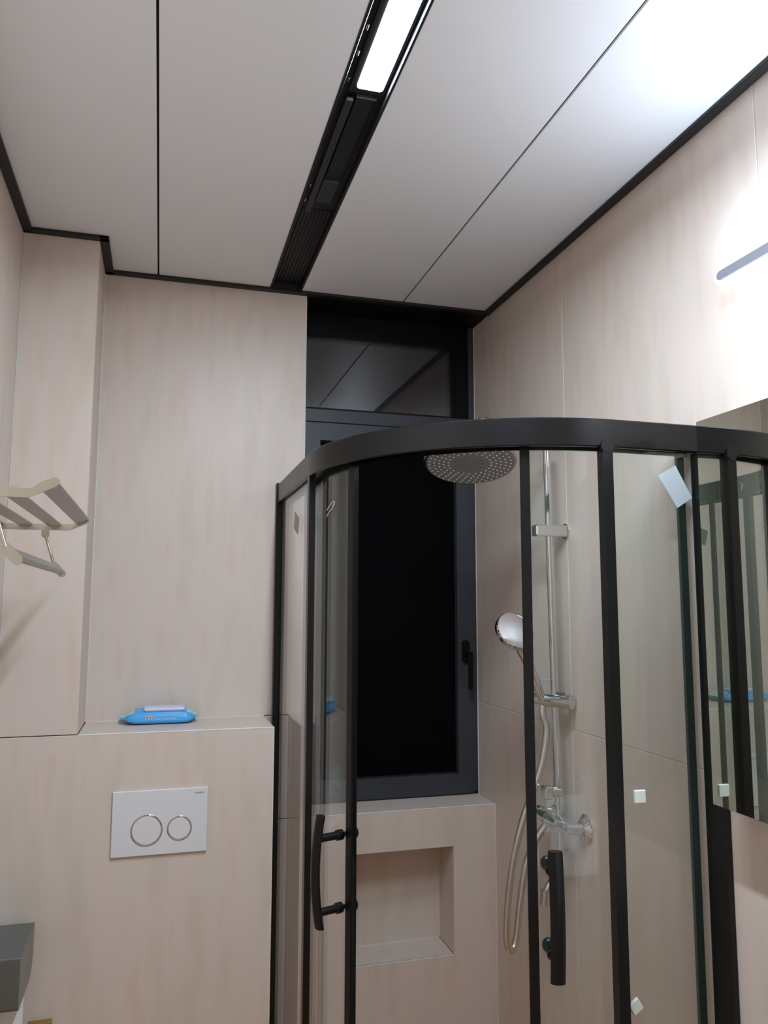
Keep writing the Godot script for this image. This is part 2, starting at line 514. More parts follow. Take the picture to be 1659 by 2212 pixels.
func build_window() -> void:
	var w := structure("window_1", "dark grey framed window with a fixed top light and an opening sash, night outside", "window")
	var z0 := ZW - 0.055
	var x0 := XO
	var x1 := XR
	var ytop := YC - 0.002
	# outer frame: head board, jambs, foot
	part("window_frame", MB.new().span(Vector3(1.074, YS, z0), Vector3(x1, ytop, ZW - 0.004), 0.0015).span(Vector3(x0, YS, z0), Vector3(0.458, ytop, ZW - 0.004), 0.0015).span(Vector3(x0, YS, z0), Vector3(x1, YS + 0.012, ZW - 0.004), 0.001), M.window_aluminium, w)
	part("jamb_board", MB.new().span(Vector3(1.023, 2.178, z0), Vector3(1.0735, 2.446, ZW - 0.014), 0.002), M.window_black, w)
	part("head_board", MB.new().span(Vector3(x0, 2.446, z0), Vector3(1.0735, ytop, ZW - 0.014), 0.002), M.window_black, w)
	part("transom", MB.new().span(Vector3(0.458, 2.131, z0), Vector3(1.085, 2.178, ZW - 0.002), 0.002), M.window_aluminium, w)
	part("glazing_bead", MB.new().span(Vector3(1.012, 2.178, z0), Vector3(1.0235, 2.446, ZW - 0.018), 0.001).span(Vector3(0.458, 2.178, z0), Vector3(1.012, 2.186, ZW - 0.016), 0.001), M.window_black, w)
	for k in 2:
		part("top_pane", MB.new().span(Vector3(0.458, 2.178, ZW - 0.030 - k * 0.018), Vector3(1.018, 2.446, ZW - 0.025 - k * 0.018)), M.window_glass, w)
	# maker's print in the corner of the top pane
	var pr := MB.new()
	for k in 3:
		var c := Vector3(0.4905 + 0.0055 * k, 2.222, ZW - 0.0248)
		for a in 14:
			var p := Vector3(cos(TAU * a / 14), sin(TAU * a / 14), 0)
			var q := Vector3(cos(TAU * (a + 1) / 14), sin(TAU * (a + 1) / 14), 0)
			pr.quad(c + p * 0.0030, c + p * 0.0042, c + q * 0.0042, c + q * 0.0030)
	pr.span(Vector3(0.486, 2.2125, ZW - 0.0249), Vector3(0.506, 2.2137, ZW - 0.0247))
	part("glass_mark", pr, M.print_grey, w)
	# opening sash
	var sash := MB.new()
	var zs := ZW + 0.004
	var zb := ZW - 0.05
	var a := Vector2(0.460, YS + 0.006)
	var b := Vector2(1.0725, 2.1275)
	var pa := Vector2(0.517, 0.918)
	var pb := Vector2(1.0185, 2.066)
	var zin := ZW - 0.008
	for e in [[[a.x, a.y], [b.x, a.y], [pb.x, pa.y], [pa.x, pa.y]], [[b.x, a.y], [b.x, b.y], [pb.x, pb.y], [pb.x, pa.y]], [[b.x, b.y], [a.x, b.y], [pa.x, pb.y], [pb.x, pb.y]], [[a.x, b.y], [a.x, a.y], [pa.x, pa.y], [pa.x, pb.y]]]:
		var bar := MB.new()
		var poly := []
		var mid := Vector2((e[0][0] + e[1][0] + e[2][0] + e[3][0]) / 4.0, (e[0][1] + e[1][1] + e[2][1] + e[3][1]) / 4.0)
		for p in e: poly.append(mid + (Vector2(p[0], p[1]) - mid) * 0.9995)
		bar.extrude(poly, Vector3(0, 0, zs), Vector3(1, 0, 0), Vector3(0, 1, 0), Vector3(0, 0, zb - zs))
		part("sash_bar", bar, M.window_aluminium, w)
	part("sash_gasket", MB.new().span(Vector3(pa.x, pa.y, zb), Vector3(pa.x + 0.004, pb.y, zin)).span(Vector3(pb.x - 0.004, pa.y, zb), Vector3(pb.x, pb.y, zin)).span(Vector3(pa.x, pa.y, zb), Vector3(pb.x, pa.y + 0.004, zin)).span(Vector3(pa.x, pb.y - 0.004, zb), Vector3(pb.x, pb.y, zin)), M.rubber, w)
	part("sash_pane", MB.new().span(Vector3(pa.x, pa.y, ZW - 0.044), Vector3(pb.x, pb.y, ZW - 0.038)), M.window_glass, w)
	part("insect_screen", MB.new().span(Vector3(pa.x, pa.y, ZW - 0.0165), Vector3(pb.x, pb.y, ZW - 0.0160)), M.screen_mesh, w)
	# handle
	var hx := 1.047
	var base := part("handle_base", MB.new().extrude(capsule(0.013, 0.040, 10), Vector3(hx, 1.335, zs), Vector3(1, 0, 0), Vector3(0, 1, 0), Vector3(0, 0, 0.011), true), M.window_black, w)
	part("handle_stem", MB.new().cyl(Vector3(hx, 1.325, zs + 0.011), Vector3(hx, 1.325, zs + 0.045), 0.009), M.window_black, base)
	part("handle_lever", MB.new().cbox(Vector3(hx + 0.002, 1.272, zs + 0.046), Vector3(0.018, 0.130, 0.012), 0.004), M.window_black, base)


func capsule(r: float, half: float, k: int) -> Array:   # an upright slot shape
	var p := []
	for i in k + 1:
		var a := PI * i / k
		p.append(Vector2(cos(a) * r, half - r + sin(a) * r))
	for i in k + 1:
		var a := PI + PI * i / k
		p.append(Vector2(cos(a) * r, -(half - r) + sin(a) * r))
	return p


# ---------------------------------------------------------------- lamps
func area(called: String, at: Vector3, towards: Vector3, up: Vector3, size: Vector2, energy: float, c: Color, parent: Node) -> void:
	var l := AreaLight3D.new()
	l.name = called
	parent.add_child(l)
	l.area_size = size
	l.light_energy = energy
	l.light_color = c
	l.area_range = 8.0
	l.area_attenuation = 2.0
	l.area_normalize_energy = true
	l.shadow_enabled = true
	l.look_at_from_position(at, at + towards, up)
	l.position = at - parent.position


func build_ceiling_light() -> void:
	var x0 := 0.3130
	var x1 := 0.4185
	var o := thing("ceiling_light", "long black recessed channel in the ceiling holding a white light bar", "ceiling light", Vector3((x0 + x1) / 2.0, YC + 0.05, -1.0))
	var yb := YC + 0.022
	part("channel", MB.new().span(Vector3(x0, yb, ZB + 0.002), Vector3(x1, YC + 0.05, ZF - 0.002)).span(Vector3(x0, YC - 0.0015, ZB + 0.026), Vector3(x0 + 0.006, yb, ZF - 0.026), 0.001).span(Vector3(x1 - 0.006, YC - 0.0015, ZB + 0.026), Vector3(x1, yb, ZF - 0.026), 0.001), M.channel_black, o)
	part("end_cap", MB.new().span(Vector3(x0, YC - 0.001, ZB + 0.001), Vector3(x1, yb, ZB + 0.027)), M.channel_black, o)
	var zl := -1.445
	var zn := -0.445
	part("light_tray", MB.new().span(Vector3(0.336, YC + 0.0125, zl - 0.02), Vector3(0.412, yb, zn + 0.02), 0.002), M.channel_black, o)
	var poly := []
	var r := 0.008
	for c in [[0.3485 + r, zl + r, PI], [0.403 - r, zl + r, 1.5 * PI], [0.403 - r, zn - r, 0.0], [0.3485 + r, zn - r, 0.5 * PI]]:
		for k in 6:
			var a: float = c[2] + 0.5 * PI * k / 5.0
			poly.append(Vector2(c[0] + cos(a) * r, c[1] + sin(a) * r))
	part("light_bar", MB.new().extrude(poly, Vector3(0, YC + 0.0095, 0), Vector3(1, 0, 0), Vector3(0, 0, 1), Vector3(0, 0.0035, 0)), M.lamp_diffuser, o, "glowing white light bar")
	area("light_bar_light", Vector3(0.3757, YC + 0.0080, (zl + zn) / 2.0), Vector3.DOWN, Vector3(0, 0, 1), Vector2(0.0525, zn - zl - 0.01), LAMP_ENERGY, LAMP_COLOR, o)
	part("blank_panel", MB.new().span(Vector3(0.356, YC + 0.009, -1.792), Vector3(0.394, yb, -1.475), 0.001), M.channel_black, o)
	part("joint_strip", MB.new().span(Vector3(0.355, YC + 0.006, -1.472), Vector3(0.398, yb, -1.468)), M.channel_grey, o)
	part("air_flap", MB.new().span(Vector3(0.335, YC + 0.002, -1.962), Vector3(0.3505, YC + 0.012, -1.475), 0.002), M.channel_grey, o)
	part("connector_box", MB.new().span(Vector3(0.353, YC + 0.001, -1.903), Vector3(0.392, yb, -1.795), 0.002), M.channel_grey, o)
	for z in [-1.905, -1.835, -1.42, -1.34, -1.27]:
		part("clip", MB.new().cbox(Vector3(0.3265, YC + 0.006, z), Vector3(0.004, 0.003, 0.014), 0.0008), M.satin_chrome, o)
	for k in 9:
		var x := 0.3235 + k * 0.0105
		part("rib", MB.new().span(Vector3(x - 0.0035, YC + 0.018, ZB + 0.027), Vector3(x + 0.0025, yb, -1.975), 0.001), M.channel_black, o)


const LAMP_ENERGY := 3.55
const LAMP_COLOR := Color(0.845, 0.928, 1.0)
const WALL_LAMP_COLOR := Color(0.82, 0.905, 1.0)
const WALL_LAMP_UP := 0.40
const WALL_LAMP_DOWN := 0.16
const WALL_LAMP_BACK := 0.07


func build_wall_lamp() -> void:
	var y := 2.146
	var za := -1.272
	var zb := -0.52
	var o := thing("mirror_lamp", "glowing slim bar lamp on the right wall above the mirror", "wall lamp", Vector3(XR, y, (za + zb) / 2.0))
	var mid := (za + zb) / 2.0
	var half := (zb - za) / 2.0
	var ring := func(hh: float, l: float) -> Array:
		var p := []
		for k in 13:
			var a := PI * 0.5 + PI * k / 12.0
			p.append(Vector2(-(l - hh) + cos(a) * hh, sin(a) * hh))
		for k in 13:
			var a := -PI * 0.5 + PI * k / 12.0
			p.append(Vector2((l - hh) + cos(a) * hh, sin(a) * hh))
		return p
	part("mount", MB.new().span(Vector3(1.066, y - 0.012, mid - 0.09), Vector3(XR, y + 0.012, mid + 0.09), 0.002), M.satin_chrome, o)
	part("diffuser", MB.new().extrude(ring.call(0.0185, half), Vector3(1.046, y, mid), Vector3(0, 0, 1), Vector3(0, 1, 0), Vector3(0.020, 0, 0), true), M.wall_lamp_diffuser, o, "glowing white edge")
	part("front_cover", MB.new().extrude(ring.call(0.0095, half - 0.010), Vector3(1.041, y, mid), Vector3(0, 0, 1), Vector3(0, 1, 0), Vector3(0.005, 0, 0), true), M.lamp_grey, o, "grey metal front bar")
	var s := Vector2(0.018, 2.0 * half - 0.05)
	area("upward_light", Vector3(1.056, y + 0.0200, mid), Vector3.UP, Vector3(0, 0, 1), s, WALL_LAMP_UP, WALL_LAMP_COLOR, o)
	area("downward_light", Vector3(1.056, y - 0.0200, mid), Vector3.DOWN, Vector3(0, 0, 1), s, WALL_LAMP_DOWN, WALL_LAMP_COLOR, o)
	area("wallward_light", Vector3(1.0675, y, mid), Vector3(1, 0, 0), Vector3.UP, Vector2(2.0 * half - 0.05, 0.030), WALL_LAMP_BACK, WALL_LAMP_COLOR, o)


func build_mirror() -> void:
	var o := thing("mirror_cabinet", "frameless mirror cabinet beside the shower, below the glowing bar lamp", "mirror", Vector3(XR, 1.5, -1.0))
	var x := 1.020
	part("glass", MB.new().span(Vector3(x, 1.126, -1.3155), Vector3(x + 0.004, 1.8636, -0.50), 0.0006), M.mirror, o)
	part("back_plate", MB.new().span(Vector3(x + 0.0042, 1.1265, -1.3150), Vector3(x + 0.006, 1.8631, -0.5005)), M.mirror_edge, o)
	part("door_board", MB.new().span(Vector3(x + 0.006, 1.130, -1.311), Vector3(x + 0.020, 1.8595, -0.505)), M.door_white, o)
	part("cabinet_box", MB.new().span(Vector3(x + 0.022, 1.15, -1.288), Vector3(XR, 1.845, -0.53), 0.001), M.door_white, o)


# ---------------------------------------------------------------- shower enclosure
func rail_path(k := 40) -> Array:
	var p := []
	var s := []
	p.append(Vector3(0.35, 0, ZB)); s.append(Vector3(1, 0, 0))
	for i in k + 1:
		var a := PI / 2.0 * i / k
		s.append(Vector3(cos(a), 0, -sin(a)))
		p.append(Vector3(CX - 0.55 * cos(a), 0, CZ + 0.55 * sin(a)))
	p.append(Vector3(XR, 0, -1.40)); s.append(Vector3(0, 0, -1))
	return [p, s]


func arc(deg0: float, deg1: float, r: float, k: int) -> Array:
	var p := []
	var s := []
	for i in k + 1:
		var a := deg_to_rad(lerpf(deg0, deg1, float(i) / k))
		s.append(Vector3(cos(a), 0, -sin(a)))
		p.append(Vector3(CX - r * cos(a), 0, CZ + r * sin(a)))
	return [p, s]


func rect(o0: float, o1: float, y0: float, y1: float, ch := 0.0) -> Array:
	if ch <= 0.0:
		return [Vector2(o0, y0), Vector2(o1, y0), Vector2(o1, y1), Vector2(o0, y1)]
	return [Vector2(o0 + ch, y0), Vector2(o1 - ch, y0), Vector2(o1, y0 + ch), Vector2(o1, y1 - ch), Vector2(o1 - ch, y1), Vector2(o0 + ch, y1), Vector2(o0, y1 - ch), Vector2(o0, y0 + ch)]


func at_arc(r: float, deg: float, y: float) -> Vector3:
	var a := deg_to_rad(deg)
	return Vector3(CX - r * cos(a), y, CZ + r * sin(a))


func build_enclosure() -> void:
	var o := thing("shower_enclosure", "black framed quadrant shower enclosure with curved sliding glass doors half open", "shower enclosure", Vector3(CX, 0, CZ))
	var rp := rail_path()
	var y0 := 1.821
	var y1 := 1.880
	var c := 0.0025
	part("top_rail", MB.new().sweep(rp[0], rp[1], [Vector2(c, y0), Vector2(0.009, y0), Vector2(0.009, y1 - 0.012), Vector2(0.046, y1 - 0.012), Vector2(0.046, y0), Vector2(0.052, y0), Vector2(0.052, y1 - c), Vector2(0.052 - c, y1), Vector2(c, y1), Vector2(0, y1 - c), Vector2(0, y0 + c)]), M.black_aluminium, o)
	part("bottom_rail", MB.new().sweep(rp[0], rp[1], rect(0.0, 0.052, 0.0, 0.045, 0.003)), M.black_aluminium, o)
	part("wall_jamb", MB.new().span(Vector3(0.346, 0.0, ZB), Vector3(0.368, 1.8835, ZB + 0.026), 0.0015), M.black_aluminium, o)
	part("wall_jamb", MB.new().span(Vector3(1.080, 0.0, -1.418), Vector3(XR, 1.820, -1.359), 0.0015), M.black_aluminium, o)
	# fixed panes and their posts
	part("fixed_pane", MB.new().span(Vector3(0.361, 0.045, ZB + 0.026), Vector3(0.367, y0 + 0.03, -1.955), 0.0005), M.shower_glass, o)
	part("fixed_pane", MB.new().span(Vector3(0.875, 0.045, -1.417), Vector3(1.080, y0 + 0.03, -1.411), 0.0005), M.shower_glass, o)
	var ya := arc(-1.0, 1.6, 0.55, 4)
	part("post", MB.new().sweep(ya[0], ya[1], rect(0.002, 0.018, 0.045, y0 + 0.004, 0.0)), M.black_aluminium, o)
	var yb := arc(85.7, 88.0, 0.55, 4)
	part("post", MB.new().sweep(yb[0], yb[1], rect(-0.0035, 0.022, 0.045, y0 + 0.004, 0.0)).cyl(Vector3(0.8705, y0 + 0.002, -1.405), Vector3(0.8695, y0 + 0.002, -1.3962), 0.0145, -1.0, 24), M.black_aluminium, o)
	# the two sliding doors
	var spans := [[-16.0, 23.2, 1.0], [110.0, 68.2, -1.0]]
	for k in 2:
		var e: Array = spans[k]
		var g := arc(0.0 if k == 0 else 90.0, e[1], 0.515, 24)
		var tail: Vector3 = Vector3(CX - 0.515, 0, -2.085) if k == 0 else Vector3(1.0745, 0, CZ + 0.515)
		g[0].push_front(tail)
		g[1].push_front(g[1][0])
		var door := part("sliding_door", MB.new().sweep(g[0], g[1], rect(-0.003, 0.003, 0.060, 1.838)), M.shower_glass, o)
		var lead := arc(e[1] - 2.1 * e[2], e[1], 0.515, 3)
		part("edge_profile", MB.new().sweep(lead[0], lead[1], rect(-0.008, 0.008, 0.060, 1.836, 0.0015)), M.black_aluminium, door)
		var inwards: Vector3 = Vector3(0, 0, 1) if k == 0 else Vector3(-1, 0, 0)
		part("edge_profile", MB.new().sweep([tail, tail + inwards * 0.017], [g[1][0], g[1][0]], rect(-0.004, 0.004, 0.060, 1.836, 0.0015)), M.black_aluminium, door)
		for d in [20.0, 34.0]:
			var a: float = e[0] + d * e[2]
			part("roller", MB.new().cyl(at_arc(0.500, a, 1.846), at_arc(0.486, a, 1.846), 0.013, -1.0, 20, 0.002), M.satin_chrome, door)
		# bowed handle outside, round knobs inside
		var ha: float = [19.0, 73.0][k]
		var radial := at_arc(1.0, ha, 0.0) - at_arc(0.0, ha, 0.0)
		var tang := radial.cross(Vector3.UP)
		var bar := MB.new()
		var rings := []
		var ym := 0.9225
		for i in 17:
			var t := -1.0 + 2.0 * i / 16.0
			var r := 0.576 + 0.012 * (1.0 - t * t)
			var cc := at_arc(r, ha, ym + t * 0.117)
			var ring := []
			for j in 20:
				var q := TAU * j / 20
				ring.append([cc + tang * cos(q) * 0.0140 + radial * sin(q) * 0.009, (tang * cos(q) / 0.0140 + radial * sin(q) / 0.009).normalized()])
			rings.append(ring)
		for i in 16:
			for j in 20:
				var q := (j + 1) % 20
				var quad_n: Vector3 = (rings[i][q][0] - rings[i][j][0]).cross(rings[i + 1][j][0] - rings[i][j][0])
				if quad_n.dot(rings[i][j][1]) > 0.0: bar.squad(rings[i][j][0], rings[i][q][0], rings[i + 1][q][0], rings[i + 1][j][0], rings[i][j][1], rings[i][q][1], rings[i + 1][q][1], rings[i + 1][j][1])
				else: bar.squad(rings[i][q][0], rings[i][j][0], rings[i + 1][j][0], rings[i + 1][q][0], rings[i][q][1], rings[i][j][1], rings[i + 1][j][1], rings[i + 1][q][1])
		for i in [0, 16]:
			var ps := []
			for j in 20: ps.append(rings[i][j][0])
			bar.face(ps, Vector3.DOWN if i == 0 else Vector3.UP)
		for yy in [0.8375, 0.9915]:
			bar.cyl(at_arc(0.582, ha, yy), at_arc(0.530, ha, yy), 0.0085).cyl(at_arc(0.536, ha, yy), at_arc(0.519, ha, yy), 0.0115, -1.0, 24, 0.002)
			bar.cyl(at_arc(0.519, ha, yy), at_arc(0.488, ha, yy), 0.005).cyl(at_arc(0.497, ha, yy), at_arc(0.483, ha, yy), 0.0135, -1.0, 24, 0.003)
		part("handle", bar, M.black_aluminium, door)
	# packing left on the new glass
	var st := MB.new()
	var cs := [Vector2(0.995, 1.769), Vector2(1.038, 1.793), Vector2(1.076, 1.725), Vector2(1.039, 1.702)]
	st.extrude(cs, Vector3(0, 0, -1.4108), Vector3(1, 0, 0), Vector3(0, 1, 0), Vector3(0, 0, 0.0004))
	single("paper_label", st, M.label_paper, "tilted white label stuck on the shower glass below the rail", "label")
	single("foam_pad", MB.new().cbox(Vector3(0.9225, 1.1255, -1.4075), Vector3(0.024, 0.024, 0.007), 0.001), M.foam, "small white foam pad set square on the shower glass beside the post", "foam pad")
	single("foam_pad", MB.new().cbox(Vector3(0.898, 0.741, -1.4075), Vector3(0.023, 0.023, 0.007), 0.001, Basis(Vector3(0, 0, 1), 0.55)), M.foam, "small white foam pad turned on its corner low on the shower glass", "foam pad")
	single("paper_label", MB.new().extrude([Vector2(-2.199, 1.761), Vector2(-2.131, 1.735), Vector2(-2.146, 1.689), Vector2(-2.219, 1.715)], Vector3(0.3605, 0, 0), Vector3(0, 0, 1), Vector3(0, 1, 0), Vector3(0.0003, 0, 0)), M.label_grey, "faint grey label on the narrow shower pane beside the back wall", "label")
	var loop := []
	for p in [[8.4, 1.728], [9.0, 1.732], [10.4, 1.738], [11.6, 1.743], [12.4, 1.746], [13.2, 1.744], [13.1, 1.739], [12.6, 1.735], [12.2, 1.729], [10.6, 1.724], [9.4, 1.721], [8.2, 1.713]]:
		loop.append(at_arc(0.5195, p[0], p[1]))
	single("tape_loop", MB.new().tube(loop, 0.0011, 6), M.foam, "thin looped scrap of white tape on the curved shower glass", "tape")


# ---------------------------------------------------------------- shower set
func smooth_path(pts: Array, k := 8) -> Array:
	var c := Curve3D.new()
	for i in pts.size():
		var t: Vector3 = (pts[mini(i + 1, pts.size() - 1)] - pts[maxi(i - 1, 0)]) / 6.0
		c.add_point(pts[i], -t, t)
	var out := []
	for i in pts.size() - 1:
		for j in k: out.append(c.sample(i, float(j) / k))
	out.append(pts[-1])
	return out


func build_shower() -> void:
	var z := -1.985
	var foot := Vector3(1.0525, 0.94, z)
	var top := Vector3(1.039, 1.93, z)
	var o := thing("shower_set", "chrome shower column with round rain head, mixer and spout on the right wall", "shower", Vector3(XR, 1.0, z))
	var bend := [foot, Vector3(1.047, 1.3, z), Vector3(1.042, 1.7, z), top]
	for i in range(1, 9):
		var a := PI / 2.0 * i / 8.0
		bend.append(Vector3(1.039 - 0.045 * (1.0 - cos(a)), 1.93 + 0.045 * sin(a), z))
	bend.append_array([Vector3(0.95, 1.985, z), Vector3(0.87, 2.002, z)])
	part("riser_pipe", MB.new().tube(bend, 0.0105, 20), M.chrome, o)
	part("wall_bracket", MB.new().cbox(Vector3(1.044, 1.705, z), Vector3(0.098, 0.032, 0.034), 0.004).cyl(Vector3(1.090, 1.705, z), Vector3(XR, 1.705, z), 0.022), M.chrome, o)
	# rain head, tipped towards the room
	var hc := Vector3(0.806, 1.884, -1.985)
	var tip := sin(deg_to_rad(18.0))
	var nn := Vector3(-0.377 * tip, -cos(deg_to_rad(18.0)), 0.926 * tip).normalized()
	var back := hc - nn * 0.012
	var head := part("rain_head", MB.new().lathe(hc, -nn, [[0.0, 0.0], [0.121, 0.0], [0.1255, 0.001], [0.1275, 0.004], [0.1275, 0.010], [0.122, 0.016], [0.06, 0.028], [0.03, 0.04], [0.024, 0.055], [0.0, 0.06]], 64), M.satin_chrome, o)
	part("spray_face", MB.new().lathe(hc + nn * 0.0012, -nn, [[0.0, 0.0], [0.1195, 0.0], [0.1195, 0.003]], 64), M.head_grey, head, "dark grey spray face")
	var u := nn.cross(Vector3.UP).normalized()
	var w := nn.cross(u)
	var nz := MB.new()
	var counts := [[0.111, 38], [0.098, 34], [0.085, 30], [0.072, 26], [0.059, 22]]
	for rr in counts.size():
		for k in counts[rr][1]:
			var a: float = TAU * (k + 0.35 * rr) / counts[rr][1]
			var p: Vector3 = hc + nn * 0.0012 + (u * cos(a) + w * sin(a)) * counts[rr][0]
			nz.lathe(p, nn, [[0.0027, -0.0002], [0.0025, 0.0012], [0.0, 0.0018]], 8)
	part("nozzle", nz, M.nozzle, head, "rings of white rubber nozzles").set_meta("kind", "stuff")
	var nz2 := MB.new()
	for rr in [[0.036, 10], [0.022, 8]]:
		for k in rr[1]:
			var a: float = TAU * k / rr[1]
			nz2.lathe(hc + nn * 0.0012 + (u * cos(a) + w * sin(a)) * rr[0], nn, [[0.0018, -0.0002], [0.0016, 0.0008], [0.0, 0.001]], 8)
	part("center_nozzle", nz2, M.channel_grey, head).set_meta("kind", "stuff")
	part("ball_joint", MB.new().tube(smooth_path([Vector3(0.875, 2.001, z), Vector3(0.845, 2.005, z), Vector3(0.825, 1.98, z + 0.003), hc - nn * 0.055]), 0.0125, 18), M.chrome, o)
	# mixer
	var my := 0.925
	var mx := 1.038
	var body := part("mixer_body", MB.new().lathe(Vector3(mx, my, -2.075), Vector3(0, 0, 1), [[0.0, 0.0], [0.014, 0.0], [0.0205, 0.03], [0.0215, 0.05], [0.0225, 0.052], [0.0225, 0.066], [0.021, 0.068], [0.021, 0.125], [0.020, 0.128], [0.014, 0.160], [0.011, 0.166], [0.0, 0.168]], 32, false), M.chrome, o)
	for fz in [-1.914, -2.064]:
		part("wall_flange", MB.new().lathe(Vector3(XR, my - 0.006, fz), Vector3(-1, 0, 0), [[0.036, 0.0], [0.036, 0.004], [0.032, 0.007], [0.022, 0.016], [0.016, 0.018]], 40).cyl(Vector3(1.082, my - 0.006, fz), Vector3(1.055, my - 0.004, fz), 0.017, -1.0, 6).cyl(Vector3(1.06, my - 0.004, fz), Vector3(1.034, my - 0.001, fz), 0.0145), M.chrome, body)
	part("mixer_lever", MB.new().cbox(Vector3(1.018, my + 0.030, -1.992), Vector3(0.05, 0.010, 0.026), 0.004, Basis(Vector3(0, 0, 1), -0.25)).cyl(Vector3(mx, my + 0.01, -1.992), Vector3(mx, my + 0.032, -1.992), 0.014), M.chrome, body)
	part("diverter", MB.new().cyl(Vector3(1.057, 1.000, z), Vector3(1.030, 1.000, z), 0.0155, -1.0, 28, 0.002).cbox(Vector3(1.018, 1.000, z), Vector3(0.026, 0.034, 0.030), 0.004).cyl(Vector3(1.0515, 0.968, z), Vector3(1.0515, 1.036, z), 0.0125), M.chrome, body)
	part("spout", MB.new().tube(smooth_path([Vector3(1.054, 0.93, z), Vector3(1.055, 0.86, z), Vector3(1.056, 0.80, z), Vector3(1.045, 0.775, z), Vector3(1.022, 0.765, z), Vector3(1.008, 0.745, z)]), 0.0105, 18).tube([Vector3(1.008, 0.752, z), Vector3(1.004, 0.715, z)], 0.0135, 18, 0.014), M.chrome, o)
	# slider that holds the hand shower
	var hd := Vector3(0.545, 0, 0.839)
	var hold := Vector3(1.046, 1.2395, z)
	var sl := part("hand_shower_holder", MB.new().cyl(hold + hd * -0.020, hold + hd * 0.0545, 0.0188, -1.0, 36, 0.001).cyl(hold + hd * -0.058, hold + hd * -0.0205, 0.0180, -1.0, 36, 0.001), M.chrome, o)
	part("holder_clip", MB.new().cbox(hold + Vector3(0.012, 0.021, 0.018), Vector3(0.018, 0.006, 0.014), 0.002), M.channel_grey, sl)
	# hand shower with its hose
	var hb := hold + hd * -0.040 + Vector3(-0.008, 0.012, 0.012)
	var hn := Vector3(0.105, 0.48, 0.82).normalized()
	var hh := Vector3(0.921, 1.434, -1.955)
	var hs := thing("hand_shower", "chrome hand shower with round head, held by the slider on the shower pipe", "hand shower", hb)
	part("handle", MB.new().tube(smooth_path([hb + (hb - hh) * 0.10, hb, hb.lerp(hh, 0.4), hb.lerp(hh, 0.75) - hn * 0.012, hh - hn * 0.012 + (hb - hh) * 0.12]), 0.0115, 18, 0.0125), M.chrome, hs)
	part("head", MB.new().lathe(hh, -hn, [[0.0, -0.004], [0.02, -0.0036], [0.04, -0.0016], [0.052, 0.001]], 56, true).lathe(hh, -hn, [[0.052, 0.001], [0.0545, 0.003], [0.055, 0.006], [0.054, 0.017], [0.051, 0.019], [0.0, 0.019]], 56), M.chrome, hs)
	part("tag", MB.new().cbox(Vector3(1.0225, 1.296, -1.992), Vector3(0.026, 0.0028, 0.010), 0.001, Basis(Vector3(0, 0, 1), 0.05)), M.tag_blue, hs, "bright blue plastic tag")
	var hose := [hb + (hb - hh) * 0.10, Vector3(1.022, 1.200, -2.008), Vector3(1.030, 1.160, -2.003), Vector3(1.013, 1.076, -2.0), Vector3(0.984, 1.000, -2.0), Vector3(0.953, 0.930, -2.0), Vector3(0.924, 0.833, -2.0), Vector3(0.907, 0.731, -2.0), Vector3(0.900, 0.641, -2.0), Vector3(0.909, 0.606, -2.0), Vector3(0.930, 0.620, -2.01), Vector3(0.950, 0.715, -2.02), Vector3(0.975, 0.81, -2.03), Vector3(1.012, 0.87, -2.035), Vector3(mx, 0.903, -2.035)]
	part("hose", MB.new().tube(smooth_path(hose, 8), 0.0092, 14), M.hose_steel, hs)


# ---------------------------------------------------------------- things
func build_flush_plate() -> void:
	var x0 := -0.102
	var x1 := 0.144
	var y0 := 0.839
	var y1 := 1.006
	var z := ZC
	var o := thing("flush_plate", "white flush plate with two round chrome ringed buttons on the beige tiles", "flush plate", Vector3((x0 + x1) / 2, (y0 + y1) / 2, z))
	part("plate", MB.new().span(Vector3(x0, y0, z), Vector3(x1, y1, z + 0.008), 0.0015), M.white_plastic, o)
	var yc := 0.9035
	for b in [[x0 + 0.0890, 0.0410], [x0 + 0.1735, 0.0325]]:
		var c := Vector3(b[0], yc, z + 0.008)
		var r: float = b[1]
		var ring := part("button_ring", MB.new().lathe(c, Vector3(0, 0, 1), [[r, -0.001], [r, 0.0008], [r - 0.0015, 0.0018], [r - 0.0035, 0.0016], [r - 0.0045, -0.0008]], 64), M.chrome, o)
		part("button", MB.new().lathe(c, Vector3(0, 0, 1), [[r - 0.0048, -0.001], [r - 0.0048, 0.0005], [r - 0.0056, 0.0009], [0.0, 0.0009]], 64), M.white_plastic, o)
		ring.set_meta("label", "thin chrome ring")
	var f := SystemFont.new()
	f.font_names = PackedStringArray(["Droid Sans"])
	var t := TextMesh.new()
	t.text = "MONARCH"
	t.font = f
	t.font_size = 32
	t.pixel_size = 0.0001625
	t.depth = 0.0004
	t.horizontal_alignment = HORIZONTAL_ALIGNMENT_RIGHT
	t.material = M.print_grey
	var m := MeshInstance3D.new()
	m.name = "lettering"
	m.mesh = t
	o.add_child(m)
	m.position = Vector3(x1 - 0.009, y1 - 0.0135, z + 0.0083) - o.position
	m.set_meta("label", "small grey lettering")


